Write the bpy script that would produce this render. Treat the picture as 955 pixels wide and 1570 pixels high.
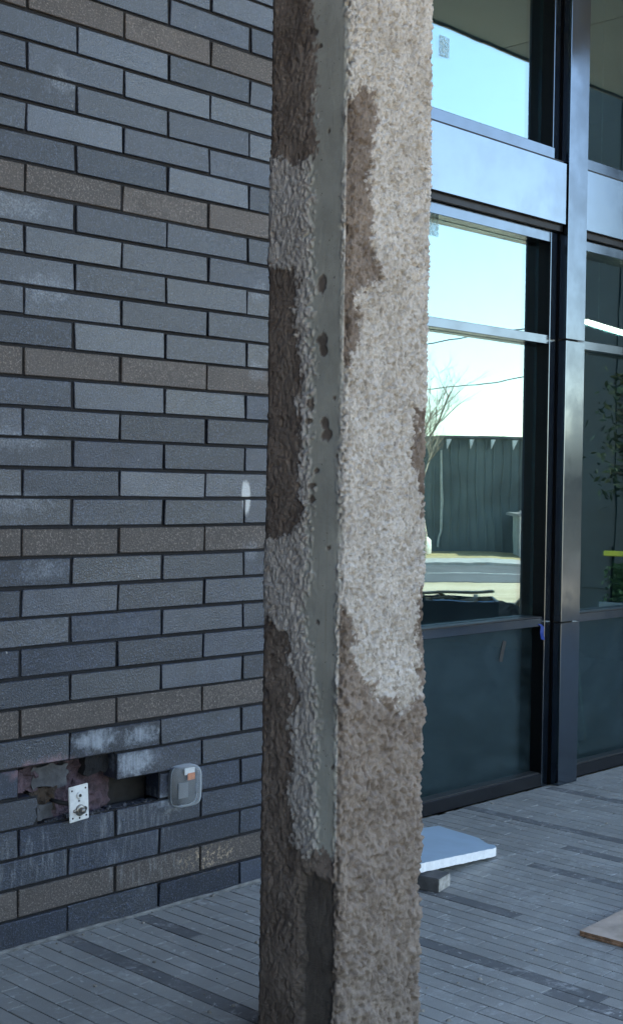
import bpy, bmesh, math, random
import numpy as np
from mathutils import Vector, Matrix

for o in list(bpy.data.objects): bpy.data.objects.remove(o)
SC = bpy.context.scene
COL = SC.collection
random.seed(7); RNG = np.random.default_rng(11)

# ------------------------------------------------------------------ camera
# x runs along the building, y into it (brick face at y = 0), z up from the paving
cam_d = bpy.data.cameras.new('camera')
cam = bpy.data.objects.new('camera', cam_d); COL.objects.link(cam)
cam_d.sensor_fit = 'VERTICAL'; cam_d.sensor_height = 36.0; cam_d.sensor_width = 36.0
cam_d.lens = 36.0 * 2049.54 / 1570.0
cam_d.clip_start = 0.05; cam_d.clip_end = 3000
CR = Vector((0.69700891, -0.71691354, 0.01461349)); CU = Vector((0.00416338, 0.02442542, 0.99969299)); CF = Vector((0.71705037, 0.69673408, -0.02000952))
cam.matrix_world = Matrix(((CR.x, CU.x, -CF.x, 0.0), (CR.y, CU.y, -CF.y, -3.81966), (CR.z, CU.z, -CF.z, 1.57948), (0, 0, 0, 1)))
SC.camera = cam

# ------------------------------------------------------------------ sky, sun, exposure
SUN_AZ = math.radians(60); SUN_EL = math.radians(36)      # azimuth from +y towards +x: behind the building
w = bpy.data.worlds.new('World'); SC.world = w; w.use_nodes = True
nt = w.node_tree; bg = nt.nodes['Background']
sky = nt.nodes.new('ShaderNodeTexSky'); sky.sky_type = 'NISHITA'; sky.sun_disc = False
sky.sun_elevation = SUN_EL; sky.sun_rotation = SUN_AZ; sky.air_density = 1.0; sky.dust_density = 0.5; sky.ozone_density = 1.0
nt.links.new(sky.outputs[0], bg.inputs[0]); bg.inputs[1].default_value = 0.135
sd = bpy.data.lights.new('sun', 'SUN'); sd.energy = 3.6; sd.angle = math.radians(0.53); sd.color = (1.0, 0.95, 0.86)
sun = bpy.data.objects.new('sun', sd); COL.objects.link(sun)
sdir = Vector((math.sin(SUN_AZ) * math.cos(SUN_EL), math.cos(SUN_AZ) * math.cos(SUN_EL), math.sin(SUN_EL)))
sun.rotation_euler = (-sdir).to_track_quat('-Z', 'Y').to_euler(); sun.location = (20, 20, 30)
SC.view_settings.view_transform = 'Standard'; SC.view_settings.look = 'None'
SC.view_settings.gamma = 1.0; SC.view_settings.use_curve_mapping = False
SC.view_settings.exposure = 2.62
SC.view_settings.use_white_balance = True; SC.view_settings.white_balance_temperature = 7200      # the phone's balance for open shade
SC.render.engine = 'CYCLES'; SC.cycles.use_denoising = True
SC.cycles.max_bounces = 10; SC.cycles.transparent_max_bounces = 16; SC.cycles.caustics_reflective = False; SC.cycles.caustics_refractive = False

# ------------------------------------------------------------------ helpers
def tag(o, label=None, cat=None, group=None, kind=None):
    if label: o['label'] = label
    if cat: o['category'] = cat
    if group: o['group'] = group
    if kind: o['kind'] = kind
    return o

def empty(name, loc=(0, 0, 0)):
    o = bpy.data.objects.new(name, None); COL.objects.link(o); o.location = loc; o.empty_display_size = 0.1
    return o

def link(name, me, parent=None, loc=None):
    o = bpy.data.objects.new(name, me); COL.objects.link(o)
    if loc is not None: o.location = loc
    if parent is not None:
        o.parent = parent
        o.matrix_parent_inverse = Matrix.Translation(-parent.location)
    return o

def obj(name, bm, m, parent=None, smooth=False):
    me = bpy.data.meshes.new(name); bm.normal_update(); bm.to_mesh(me); bm.free()
    if m is not None: me.materials.append(m)
    if smooth:
        me.polygons.foreach_set('use_smooth', [True] * len(me.polygons))
    return link(name, me, parent)

def arr(name, V, F, m, parent=None, smooth=False):
    me = bpy.data.meshes.new(name); me.from_pydata(V, [], F); me.materials.append(m); me.update()
    if smooth: me.polygons.foreach_set('use_smooth', [True] * len(me.polygons))
    return link(name, me, parent)

def bx(bm, x0, x1, y0, y1, z0, z1, M=None):
    vs = [bm.verts.new((x, y, z)) for x in (x0, x1) for y in (y0, y1) for z in (z0, z1)]
    if M is not None:
        for v in vs: v.co = M @ v.co
    for f in ((0, 1, 3, 2), (4, 6, 7, 5), (0, 4, 5, 1), (2, 3, 7, 6), (0, 2, 6, 4), (1, 5, 7, 3)):
        bm.faces.new([vs[i] for i in f])
    return vs

def box(name, x0, x1, y0, y1, z0, z1, m, parent=None, bev=0.0, seg=1, M=None):
    bm = bmesh.new(); bx(bm, x0, x1, y0, y1, z0, z1, M)
    if bev: bmesh.ops.bevel(bm, geom=bm.edges[:], offset=bev, segments=seg, affect='EDGES', profile=0.5)
    bmesh.ops.recalc_face_normals(bm, faces=bm.faces[:])
    return obj(name, bm, m, parent)

def tube(bm, pts, rad, n=8):
    pts = [Vector(p) for p in pts]; rings = []
    rad = rad if isinstance(rad, (list, tuple)) else [rad] * len(pts)
    for i, p in enumerate(pts):
        d = (pts[min(i + 1, len(pts) - 1)] - pts[max(i - 1, 0)]).normalized()
        a = d.orthogonal().normalized(); b = d.cross(a)
        rings.append([bm.verts.new(p + (a * math.cos(t) + b * math.sin(t)) * rad[i]) for t in [2 * math.pi * k / n for k in range(n)]])
    for i in range(len(rings) - 1):
        if i and (rings[i][0].co - rings[i - 1][0].co).length == 0: continue
        # align ring twist
        best = min(range(n), key=lambda s: (rings[i][0].co - rings[i + 1][s].co).length)
        rings[i + 1] = rings[i + 1][best:] + rings[i + 1][:best]
        for k in range(n):
            bm.faces.new((rings[i][k], rings[i][(k + 1) % n], rings[i + 1][(k + 1) % n], rings[i + 1][k]))
    bm.faces.new(rings[0][::-1]); bm.faces.new(rings[-1])

# value noise
def _h(i, j, k, s):
    n = (i * 374761393 + j * 668265263 + k * 2147483647 + s * 974634777) & 0xFFFFFFFF
    n = ((n ^ (n >> 13)) * 1274126177) & 0xFFFFFFFF
    n = ((n ^ (n >> 16)) * 2246822519) & 0xFFFFFFFF
    return ((n ^ (n >> 15)) & 0xFFFFFF) / float(0xFFFFFF)
def vnoise(x, y, z, s=0):
    xi = np.floor(x).astype(np.int64); yi = np.floor(y).astype(np.int64); zi = np.floor(z).astype(np.int64)
    fx, fy, fz = x - xi, y - yi, z - zi
    fx, fy, fz = [t * t * t * (t * (t * 6 - 15) + 10) for t in (fx, fy, fz)]
    out = 0
    for a in (0, 1):
        for b in (0, 1):
            for c in (0, 1):
                out = out + _h(xi + a, yi + b, zi + c, s) * (fx if a else 1 - fx) * (fy if b else 1 - fy) * (fz if c else 1 - fz)
    return out * 2 - 1
def fbm(x, y, z, s=0, o=3):
    r = 0; a = 1.0; t = 0
    for i in range(o):
        r = r + a * vnoise(x * 2 ** i + 13.1 * i, y * 2 ** i + 7.7 * i, z * 2 ** i + 3.3 * i, s + i); t += a; a *= .5
    return r / t
def sstep(a, b, x):
    t = np.clip((x - a) / (b - a), 0, 1); return t * t * (3 - 2 * t)

# ------------------------------------------------------------------ node helpers
class NG:
    def __init__(s, name):
        s.m = bpy.data.materials.new(name); s.m.use_nodes = True; s.t = s.m.node_tree; s.b = s.t.nodes['Principled BSDF']
    def n(s, typ, **kw):
        nd = s.t.nodes.new('ShaderNode' + typ)
        for k, v in kw.items(): setattr(nd, k, v)
        return nd
    def set(s, sock, v):
        if isinstance(v, bpy.types.NodeSocket): s.t.links.new(v, sock)
        elif v is not None:
            if isinstance(v, (tuple, list)) and len(v) == 3 and sock.type == 'RGBA': v = (*v, 1)
            sock.default_value = v
    def pos(s): return s.n('NewGeometry').outputs['Position']
    def objc(s): return s.n('TexCoord').outputs['Object']
    def rnd(s): return s.n('ObjectInfo').outputs['Random']
    def math(s, op, a, b=None, c=None, clamp=False):
        m = s.n('Math', operation=op, use_clamp=clamp)
        s.set(m.inputs[0], a); s.set(m.inputs[1], b)
        if c is not None: s.set(m.inputs[2], c)
        return m.outputs[0]
    def mapping(s, v, scale=(1, 1, 1), loc=(0, 0, 0)):
        m = s.n('Mapping'); s.set(m.inputs['Vector'], v); m.inputs['Scale'].default_value = scale; m.inputs['Location'].default_value = loc
        return m.outputs[0]
    def noise(s, v, scale, detail=3, rough=.55, dist=0.0):
        t = s.n('TexNoise'); s.set(t.inputs['Vector'], v); t.inputs['Scale'].default_value = scale; t.inputs['Detail'].default_value = detail
        t.inputs['Roughness'].default_value = rough; t.inputs['Distortion'].default_value = dist
        return t.outputs['Fac']
    def mr(s, v, a, b, c=0.0, d=1.0, smooth=True):
        m = s.n('MapRange', clamp=True); m.interpolation_type = 'SMOOTHSTEP' if smooth else 'LINEAR'
        s.set(m.inputs[0], v)
        for i, q in enumerate((a, b, c, d)): s.set(m.inputs[i + 1], q)
        return m.outputs[0]
    def mix(s, f, a, b, typ='MIX'):
        m = s.n('Mix', data_type='RGBA', blend_type=typ); s.set(m.inputs[0], f); s.set(m.inputs[6], a); s.set(m.inputs[7], b)
        return m.outputs[2]
    def bump(s, h, dist, strength=1.0, nrm=None):
        b = s.n('Bump'); s.set(b.inputs['Height'], h); b.inputs['Distance'].default_value = dist; s.set(b.inputs['Strength'], strength)
        if nrm is not None: s.set(b.inputs['Normal'], nrm)
        return b.outputs[0]
    def blob(s, P, c, r, edge=.35, warp=None):
        v = s.n('VectorMath', operation='SUBTRACT'); s.set(v.inputs[0], P); v.inputs[1].default_value = c
        d = s.n('VectorMath', operation='DIVIDE'); s.set(d.inputs[0], v.outputs[0]); d.inputs[1].default_value = r
        l = s.n('VectorMath', operation='LENGTH'); s.set(l.inputs[0], d.outputs[0]); L = l.outputs['Value']
        if warp is not None: L = s.math('ADD', L, warp)
        return s.mr(L, 1.0, edge, 0, 1)
    def out(s, col=None, rough=None, metal=None, normal=None, spec=None):
        s.set(s.b.inputs['Base Color'], col); s.set(s.b.inputs['Roughness'], rough); s.set(s.b.inputs['Metallic'], metal)
        if normal is not None: s.set(s.b.inputs['Normal'], normal)
        if spec is not None: s.set(s.b.inputs['Specular IOR Level'], spec)
        return s.m

def simple(name, col, rough=.6, metal=0.0, var=.15, scale=6.0, bump=.0, bscale=60.0):
    g = NG(name); P = g.pos(); n = g.noise(P, scale, 4)
    c = g.mix(g.mr(n, .3, .7), tuple(v * (1 - var) for v in col), tuple(min(1, v * (1 + var)) for v in col))
    nr = g.bump(g.noise(P, bscale, 3), bump) if bump else None
    return g.out(c, g.mr(n, .2, .8, rough - .06, rough + .06), metal, nr)

# ------------------------------------------------------------------ materials
def brick_mat(name, ca, cb, rough, tan=False):
    g = NG(name); P = g.pos(); r = g.rnd()
    base = g.mix(g.math('POWER', r, 1.3), ca, cb)
    n1 = g.noise(P, 9, 4); base = g.mix(g.mr(n1, .35, .7, 0, .5), base, tuple(c * .72 for c in ca))
    grain = g.noise(P, 150, 3, .75)
    base = g.mix(g.mr(grain, .53, .66, 0, .85), base, tuple(min(1, c * 2.2) for c in cb))
    base = g.mix(g.mr(grain, .44, .30, 0, .8), base, tuple(c * .35 for c in ca))
    warp = g.math('MULTIPLY', g.math('SUBTRACT', g.noise(P, 26, 5, .65), .5), 2.2)
    fine = g.noise(P, 140, 3, .7)
    streak = g.noise(g.mapping(P, (60, 60, 7)), 1.0, 4, .7)
    # pale bloom round the hole; bluish sheen painted into the colour of some bricks
    m = None
    for c, rr in (((2.86, 0, .665), (.11, .2, .05)), ((3.05, 0, .655), (.10, .2, .05)), ((3.05, 0, .57), (.12, .2, .055)), ((2.50, 0, 2.49), (.2, .2, .05)),
                  ((2.62, 0, 2.235), (.17, .2, .055)), ((2.48, 0, 1.72), (.25, .2, .05)), ((2.64, 0, 1.28), (.14, .2, .045)), ((3.62, 0, 2.34), (.06, .2, .05)),
                  ((2.68, 0, 2.94), (.1, .2, .05)), ((3.61, 0, 2.02), (.07, .2, .05)), ((2.5, 0, 1.51), (.2, .2, .05)), ((3.6, 0, 1.32), (.06, .2, .045))):
        b = g.blob(P, c, rr, .3, warp); m = b if m is None else g.math('MAXIMUM', m, b)
    m = g.math('MULTIPLY', m, g.mr(fine, .38, .68, .05, .42))
    base = g.mix(m, base, (.30, .34, .40))
    m = None
    for c, rr in (((2.86, 0, .668), (.12, .2, .05)), ((3.06, 0, .665), (.09, .2, .04)), ((3.03, 0, .565), (.11, .2, .055)), ((3.2, 0, .40), (.08, .2, .06))):
        b = g.blob(P, c, rr, .2, warp); m = b if m is None else g.math('MAXIMUM', m, b)
    base = g.mix(g.math('MULTIPLY', m, g.mr(streak, .3, .65, .25, .75)), base, (.36, .40, .45))
    d = None
    for c, rr in (((3.0, 0, .33), (.34, .2, .17)), ((2.6, 0, .28), (.3, .2, .12)), ((3.1, 0, .16), (.28, .2, .08))):
        b = g.blob(P, c, rr, .3, warp); d = b if d is None else g.math('MAXIMUM', d, b)
    d = g.math('MULTIPLY', d, g.mr(streak, .46, .76, 0, .42)); base = g.mix(d, base, (.36, .38, .40))
    # one brushed white paint mark
    pm = g.blob(P, (3.565, 0, 1.53), (.028, .2, .085), .55, g.math('MULTIPLY', warp, .35)); base = g.mix(g.math('MULTIPLY', pm, .8), base, (.55, .56, .56))
    # buff mortar crumbs near the bottom corner
    cr = g.blob(P, (3.40, 0, .15), (.26, .2, .085), .2, warp)
    cr = g.math('MULTIPLY', cr, g.mr(g.noise(P, 52, 4, .7), .53, .60)); base = g.mix(cr, base, (.42, .31, .21))
    # scattered specks of mortar
    sep = g.n('SeparateXYZ'); g.set(sep.inputs[0], P)
    sp = g.noise(g.mapping(P, (1, 1, .55)), 42, 2, .5); sp = g.mr(sp, .735, .775)
    sp = g.math('MULTIPLY', sp, g.mr(sep.outputs[2], 2.4, .8, .25, .8)); base = g.mix(sp, base, (.46, .45, .43))
    # pink dust smeared round the hole
    pk = g.blob(P, (2.64, 0, .60), (.20, .2, .045), .2, warp); base = g.mix(g.math('MULTIPLY', pk, .55), base, (.25, .13, .15))
    rgh = g.mr(g.noise(P, 60, 4), .3, .7, rough - .07, rough + .09)
    nr = g.bump(g.noise(P, 150, 3, .75), .0022, 1.0); nr = g.bump(n1, .004, .6, nr)
    g.set(g.b.inputs['Coat Weight'], .08 if tan else g.mr(g.math('FRACT', g.math('MULTIPLY', r, 7.31)), 0, 1, .15, .95, smooth=False)); g.b.inputs['Coat Roughness'].default_value = .20; g.set(g.b.inputs['Coat Normal'], nr)
    return g.out(base, rgh, 0.0, nr, .55 if not tan else .4)
M_BRICK = brick_mat('charcoal_brick', (.009, .0125, .022), (.034, .045, .072), .36)
M_TAN = brick_mat('brown_brick', (.070, .058, .053), (.110, .091, .082), .48, True)
M_MORTAR = simple('black_mortar', (.012, .012, .014), .9, var=.4, scale=30, bump=.003, bscale=200)

def paver_mat(name, ca, cb):
    g = NG(name); P = g.pos(); sep = g.n('SeparateXYZ'); g.set(sep.inputs[0], P)
    ix = g.math('FLOOR', g.math('DIVIDE', g.math('ADD', sep.outputs[0], 10 * .067 - 2.689 + 200 * .067), .067))
    iy = g.math('FLOOR', g.math('DIVIDE', g.math('ADD', sep.outputs[1], g.math('MULTIPLY', ix, .137)), .30))
    cx = g.n('CombineXYZ'); g.set(cx.inputs[0], ix); g.set(cx.inputs[1], iy)
    wn = g.n('TexWhiteNoise'); g.set(wn.inputs[0], cx.outputs[0])
    base = g.mix(wn.outputs['Value'], ca, cb)
    base = g.mix(g.mr(g.noise(P, 2.2, 5, .6), .35, .7, 0, .45), base, tuple(c * .66 for c in ca))
    base = g.mix(g.mr(g.noise(P, 260, 2, .7), .45, .75, 0, .3), base, tuple(c * 1.5 for c in cb))
    # pale plaster smears and splashes trodden into the paving
    sm = g.math('MULTIPLY', g.mr(g.noise(P, 6.0, 6, .70, .8), .48, .66), g.mr(g.noise(P, 34, 4, .7), .40, .62))
    base = g.mix(g.math('MULTIPLY', sm, .75), base, (.42, .425, .41))
    sp = g.math('MULTIPLY', g.mr(g.noise(P, 30, 4, .62, .4), .61, .67), g.mr(g.noise(P, 3.5, 2), .36, .52))
    base = g.mix(g.math('MULTIPLY', sp, .85), base, (.50, .50, .48))
    dk = g.mr(g.noise(P, 16, 4, .7), .64, .74, 0, .4); base = g.mix(dk, base, (.05, .05, .05))
    nr = g.bump(g.noise(P, 240, 3, .7), .0012, .7)
    return g.out(base, g.mr(g.noise(P, 8, 4), .3, .7, .55, .78), 0, nr, .5)
M_PAVER = paver_mat('grey_paver', (.262, .262, .246), (.332, .330, .308))
M_PAVER_D = paver_mat('dark_paver', (.125, .127, .128), (.16, .162, .162))
M_BED = simple('joint_sand', (.022, .023, .025), .95, var=.5, scale=60)

def fire_mat():
    g = NG('sprayed_fireproofing'); P = g.pos()
    a = g.n('Attribute', attribute_name='mask'); sep = g.n('SeparateColor'); g.set(sep.inputs[0], a.outputs['Color'])
    br, gr, cav = sep.outputs[0], sep.outputs[1], sep.outputs[2]
    n1 = g.noise(P, 7, 5, .6); n2 = g.noise(P, 55, 4, .65)
    cream = g.mix(g.mr(n1, .3, .7), (.51, .455, .405), (.64, .585, .535)); cream = g.mix(g.mr(g.noise(g.mapping(P, (95, 95, 55)), 1, 4, .7), .50, .30, 0, .75), cream, (.29, .245, .205))
    brown = g.mix(g.mr(n1, .3, .7), (.165, .126, .102), (.275, .218, .178)); brown = g.mix(g.mr(n2, .5, .3, 0, .6), brown, (.105, .080, .064)); brown = g.mix(g.mr(g.noise(P, 38, 4, .7), .58, .72, 0, .45), brown, (.40, .345, .295))
    grey = g.mix(g.mr(n1, .3, .7), (.33, .322, .275), (.42, .41, .355)); grey = g.mix(g.mr(g.noise(P, 75, 3, .7), .66, .72), grey, (.10, .095, .085)); grey = g.mix(g.mr(g.noise(P, 24, 5, .7), .55, .68, 0, .35), grey, (.40, .40, .37)); grey = g.mix(g.mr(g.noise(g.mapping(P, (70, 70, 5)), 1, 4, .7), .58, .72, 0, .4), grey, (.17, .165, .145))
    yel = g.noise(g.mapping(P, (30, 30, 1.6)), 1, 3); grey = g.mix(g.mr(yel, .58, .75, 0, .4), grey, (.29, .255, .18))
    brown = g.mix(g.math('MULTIPLY', a.outputs['Alpha'], .42), brown, (.40, .325, .27)); brown = g.mix(g.mr(g.noise(P, 15, 5, .7), .50, .64, 0, .5), brown, (.15, .110, .088))
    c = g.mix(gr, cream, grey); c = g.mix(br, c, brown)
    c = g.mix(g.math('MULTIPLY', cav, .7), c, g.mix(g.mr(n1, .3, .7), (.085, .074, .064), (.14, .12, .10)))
    fine = g.noise(P, 300, 3, .7); nr = g.bump(fine, .006, g.math('SUBTRACT', 1.0, g.math('MULTIPLY', gr, .8)))
    return g.out(c, .95, 0, nr, .2)
M_FIRE = fire_mat()

def metal_mat(name, col, rough, grime=.25):
    g = NG(name); P = g.pos(); n = g.noise(P, 5, 5, .65)
    c = g.mix(g.mr(n, .35, .7, 0, grime), col, tuple(v * .72 for v in col))
    d = g.mr(g.noise(P, 70, 3, .7), .70, .76, 0, grime); c = g.mix(d, c, (.22, .21, .20))
    mt = g.math('SUBTRACT', 1.0, d)
    return g.out(c, g.mr(n, .3, .75, rough - .03, rough + .07), mt, None)
M_ALU = metal_mat('bronze_anodised_aluminium', (.125, .155, .19), .14)
M_SILL = metal_mat('dark_sill', (.055, .058, .066), .3, .5)
M_ALU_D = metal_mat('black_aluminium_reveal', (.030, .029, .031), .34, .4)
M_PANEL = metal_mat('pale_metal_panel', (.20, .25, .305), .20, .02)

def glass_mat(low=False):
    g = NG('filmed_glass' if low else 'coated_glass'); P = g.pos(); g.t.nodes.remove(g.b)
    fr = g.n('LayerWeight'); fr.inputs[0].default_value = .5; fr_ = g.math('ADD', g.math('MULTIPLY', g.math('POWER', fr.outputs['Facing'], 5), .96), .04)      # Schlick, same from both sides of the sheet
    fac = g.math('ADD', g.math('MULTIPLY', fr_, .9), .04 if low else .25, clamp=True)
    gl = g.n('BsdfGlossy'); gl.inputs['Roughness'].default_value = .16 if low else 0.0; gl.inputs['Color'].default_value = (.70, .94, 1.0, 1)
    nr = g.bump(g.noise(P, 1.1, 3, .4), .004, .30); g.set(gl.inputs['Normal'], nr)
    tr = g.n('BsdfTransparent'); tr.inputs['Color'].default_value = (.40, .56, .58, 1) if low else (.50, .66, .68, 1)
    mx = g.n('MixShader'); g.set(mx.inputs[0], fac); g.set(mx.inputs[1], tr.outputs[0]); g.set(mx.inputs[2], gl.outputs[0])
    # thin film of dust
    df = g.n('BsdfDiffuse'); df.inputs['Color'].default_value = (.055, .085, .098, 1)
    sep = g.n('SeparateXYZ'); g.set(sep.inputs[0], P)
    dust = g.math('MULTIPLY', g.mr(g.noise(g.mapping(P, (3, 3, 4.5)), 1, 5, .65, .6), .35, .75, .04, .26), g.mr(sep.outputs[2], 1.0, .75, .10, 1.0))
    m2 = g.n('MixShader'); g.set(m2.inputs[0], dust); g.set(m2.inputs[1], mx.outputs[0]); g.set(m2.inputs[2], df.outputs[0])
    g.set(g.t.nodes['Material Output'].inputs[0], m2.outputs[0])
    return g.m
M_GLASS = glass_mat(); M_GLASS_L = glass_mat(True)
M_WHITE = simple('white_plastic', (.70, .70, .68), .45, var=.12, scale=40)
M_FOAM = simple('blue_foam_board', (.37, .50, .60), .75, var=.05, scale=8, bump=.001, bscale=200)
M_FOAMEDGE = simple('white_foam_edge', (.80, .80, .80), .8, var=.06, scale=30, bump=.003, bscale=120)
M_PLY = simple('plywood_face', (.46, .37, .30), .7, var=.25, scale=9, bump=.001, bscale=120)
M_PLYE = simple('plywood_edge', (.30, .17, .10), .8, var=.4, scale=60)
M_CONC = simple('concrete', (.36, .35, .33), .85, var=.2, scale=3, bump=.002)
M_BLOCK = simple('dark_block', (.075, .075, .078), .85, var=.25, scale=30, bump=.002)
M_BLOCKE = simple('pale_block_end', (.34, .32, .29), .85, var=.3, scale=50, bump=.002)
M_SEAL = simple('sealant_strip', (.17, .168, .16), .7, var=.4, scale=14, bump=.004, bscale=90)
M_PINK = simple('pink_insulation', (.085, .055, .066), .9, var=.45, scale=22, bump=.01, bscale=60)
M_GREYB = simple('grey_block', (.085, .085, .09), .9, var=.3, scale=30, bump=.003)
M_DIRT = simple('brown_dirt', (.055, .038, .027), .95, var=.5, scale=30, bump=.01)
M_STEEL = simple('dull_steel', (.35, .33, .30), .4, .9, var=.3, scale=30)
M_BLACK = simple('black_rubber', (.02, .02, .02), .6, var=.3)
M_SOFFIT = simple('soffit_panel', (.66, .62, .57), .5, var=.05, scale=2)
M_FASCIA = simple('fascia_metal', (.30, .29, .28), .4, .3, var=.1)
M_INT = simple('interior_board', (.14, .15, .15), .9, var=.2, scale=1.5)
M_INTF = simple('interior_slab', (.12, .12, .12), .8, var=.3, scale=2)
M_WOOD = simple('sawn_timber', (.34, .25, .16), .8, var=.3, scale=12)
M_BLUE = simple('blue_tape', (.02, .07, .38), .5, var=.1)
M_ORANGE = simple('orange_label', (.62, .20, .07), .5, var=.2, scale=60)

# ------------------------------------------------------------------ terrain, street
S2 = 2 ** -.5
def nt2(N, T, z=0.0): return Vector((S2 * (N + T), S2 * (T - N), z))
def terrain_z(N): return -.045 - 1.455 * sstep(14.0, 38.0, N)
def terrain():
    Ns = np.concatenate([[-600, -200, -60, -20], np.arange(-5, 15, 2.5), np.arange(15, 40, 1.25), [45, 60, 90, 160, 400, 1200]])
    Ts = np.concatenate([[-900, -300, -100, -40], np.arange(-20, 41, 4.0), [60, 110, 300, 900]])
    V = []; F = []
    for N in Ns:
        for T in Ts:
            V.append(tuple(nt2(N, T, float(terrain_z(np.array(N))) + (.05 * math.sin(N * .9 + T * .7) if 16 < N < 37 and -30 < T < 60 else 0))))
    m = len(Ts)
    for i in range(len(Ns) - 1):
        for j in range(m - 1): F.append((i * m + j, i * m + j + 1, (i + 1) * m + j + 1, (i + 1) * m + j))
    g = NG('sandy_ground'); P = g.pos(); n = g.noise(P, .35, 6, .65); n2 = g.noise(P, 6, 4, .7)
    c = g.mix(g.mr(n, .35, .65), (.40, .32, .20), (.50, .41, .28)); c = g.mix(g.mr(n2, .5, .75, 0, .5), c, (.22, .18, .13))
    g.out(c, .95, 0, g.bump(n2, .03))
    o = arr('ground', V, F, g.m); tag(o, kind='structure'); return o
terrain()
def strip(name, N0, N1, T0, T1, z0, z1, m, kind='structure'):
    V = [tuple(nt2(a, b, c)) for c in (z0, z1) for a in (N0, N1) for b in (T0, T1)]
    F = [(0, 1, 3, 2)[::-1], (4, 5, 7, 6), (0, 1, 5, 4), (2, 6, 7, 3), (0, 4, 6, 2), (1, 3, 7, 5)]
    o = arr(name, V, F, m); tag(o, kind=kind); return o
ZR = -1.5
M_ASPH = simple('asphalt', (.085, .085, .088), .85, var=.2, scale=.8, bump=.004, bscale=40)
strip('road', 40.0, 48.8, -120, 160, ZR - .3, ZR + .016, M_ASPH)
strip('lane_marking', 44.3, 44.42, -120, 160, ZR, ZR + .021, simple('road_paint', (.68, .67, .62), .7, var=.2, scale=3))
strip('pavement', 49.0, 52.2, -120, 160, ZR - .3, ZR + .12, M_CONC)
g = NG('dry_grass'); P = g.pos(); n = g.noise(P, 3, 5, .7)
g.out(g.mix(g.mr(n, .35, .65), (.30, .23, .10), (.46, .37, .19)), .95, 0, g.bump(n, .05)); M_DRY = g.m
strip('grass_verge', 52.3, 58.45, -120, 160, ZR - .3, ZR + .10, M_DRY)

# ------------------------------------------------------------------ paving of narrow pavers
pav = arr('paving', [(-8, .29, -.034), (16, .29, -.034), (16, -5.2, -.034), (-8, -5.2, -.034), (-8, .29, -.06), (16, .29, -.06), (16, -5.2, -.06), (-8, -5.2, -.06)],
          [(0, 3, 2, 1), (4, 5, 6, 7), (0, 1, 5, 4), (1, 2, 6, 5), (2, 3, 7, 6), (3, 0, 4, 7)], M_BED)
tag(pav, kind='structure')
PW, PL, JT = .067, .30, .0045
def paver_mesh(m, k):
    bm = bmesh.new(); bx(bm, -PW / 2 + JT / 2, PW / 2 - JT / 2, -PL / 2 + JT / 2, PL / 2 - JT / 2, -.03, 0)
    top = [e for e in bm.edges if all(v.co.z > -.001 for v in e.verts)]
    bmesh.ops.bevel(bm, geom=top, offset=.0011, segments=1, affect='EDGES')
    bmesh.ops.recalc_face_normals(bm, faces=bm.faces[:])
    me = bpy.data.meshes.new('paver'); bm.to_mesh(me); bm.free(); me.materials.append(m); return me
PM = {False: paver_mesh(M_PAVER, 0), True: paver_mesh(M_PAVER_D, 1)}
def dark_paver(i, y):
    for r, a, b in ((0, -1.6, .1), (13, -1.52, -.55), (20, -.85, -.5), (29, -1.25, -.65), (38, -.95, .3), (48, -.55, .3), (-7, -1.4, -.9), (60, -.9, -.1), (71, -.6, .2), (5, -2.6, -1.9)):
        if i == r and a < y < b: return True
    return random.random() < .012
cells = []
for i in range(-150, 190):
    x = 2.7225 + i * PW
    off = (i * .137) % PL + random.choice((0, 0, .03))
    y = -5.2 + off - PL / 2
    while y < (-.02 if x < 4.60 else .19):
        y += PL
        y1 = min(y + PL / 2, -.012 if x < 4.56 else .205)
        y0 = max(y - PL / 2, -5.18)
        if y1 - y0 < .02: continue
        cells.append((i, x, (y0 + y1) / 2, y1 - y0, dark_paver(i, y)))
CPOS = Vector((0, -3.81966, 1.57948))
def view(p):
    q = Vector(p) - CPOS; d = q.dot(CF)
    if d < .3: return None
    return 477.5 + 2049.54 * q.dot(CR) / d, 785 - 2049.54 * q.dot(CU) / d, d
def rank(c):
    v = view((c[1], c[2], 0))
    if v is None or not (-25 < v[0] < 980 and v[1] < 1620): return 1e6
    if 412 < v[0] < 632 and v[2] > 3.6: return 1e5 + v[2]
    return v[2]
cells.sort(key=rank)
V = []; F = []; VD = []; FD = []
base_v = np.array([v.co for v in PM[False].vertices]); base_f = [tuple(p.vertices) for p in PM[False].polygons]
for n_, (i, x, y, L, dk) in enumerate(cells):
    dz = random.uniform(-.0006, .0005); tx = random.uniform(-.010, .010); ty = random.uniform(-.001, .001)
    if n_ < 300:
        o = link('paver', PM[dk], pav); o.matrix_parent_inverse = Matrix.Identity(4)
        o.location = (x, y, dz); o.scale = (1, L / PL, 1); o.rotation_euler = (ty, tx, random.uniform(-.004, .004))
    else:
        A, B = (VD, FD) if dk else (V, F)
        s = len(A); q = base_v * (1, L / PL, 1)
        q = q + np.stack([np.full(len(q), x), np.full(len(q), y), dz - q[:, 0] * tx + q[:, 1] * ty], 1)
        A.extend(map(tuple, q)); B.extend(tuple(a + s for a in f) for f in base_f)
tag(arr('paver_field', V, F, M_PAVER, pav), kind='stuff'); tag(arr('dark_paver_field', VD, FD, M_PAVER_D, pav), kind='stuff')

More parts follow.
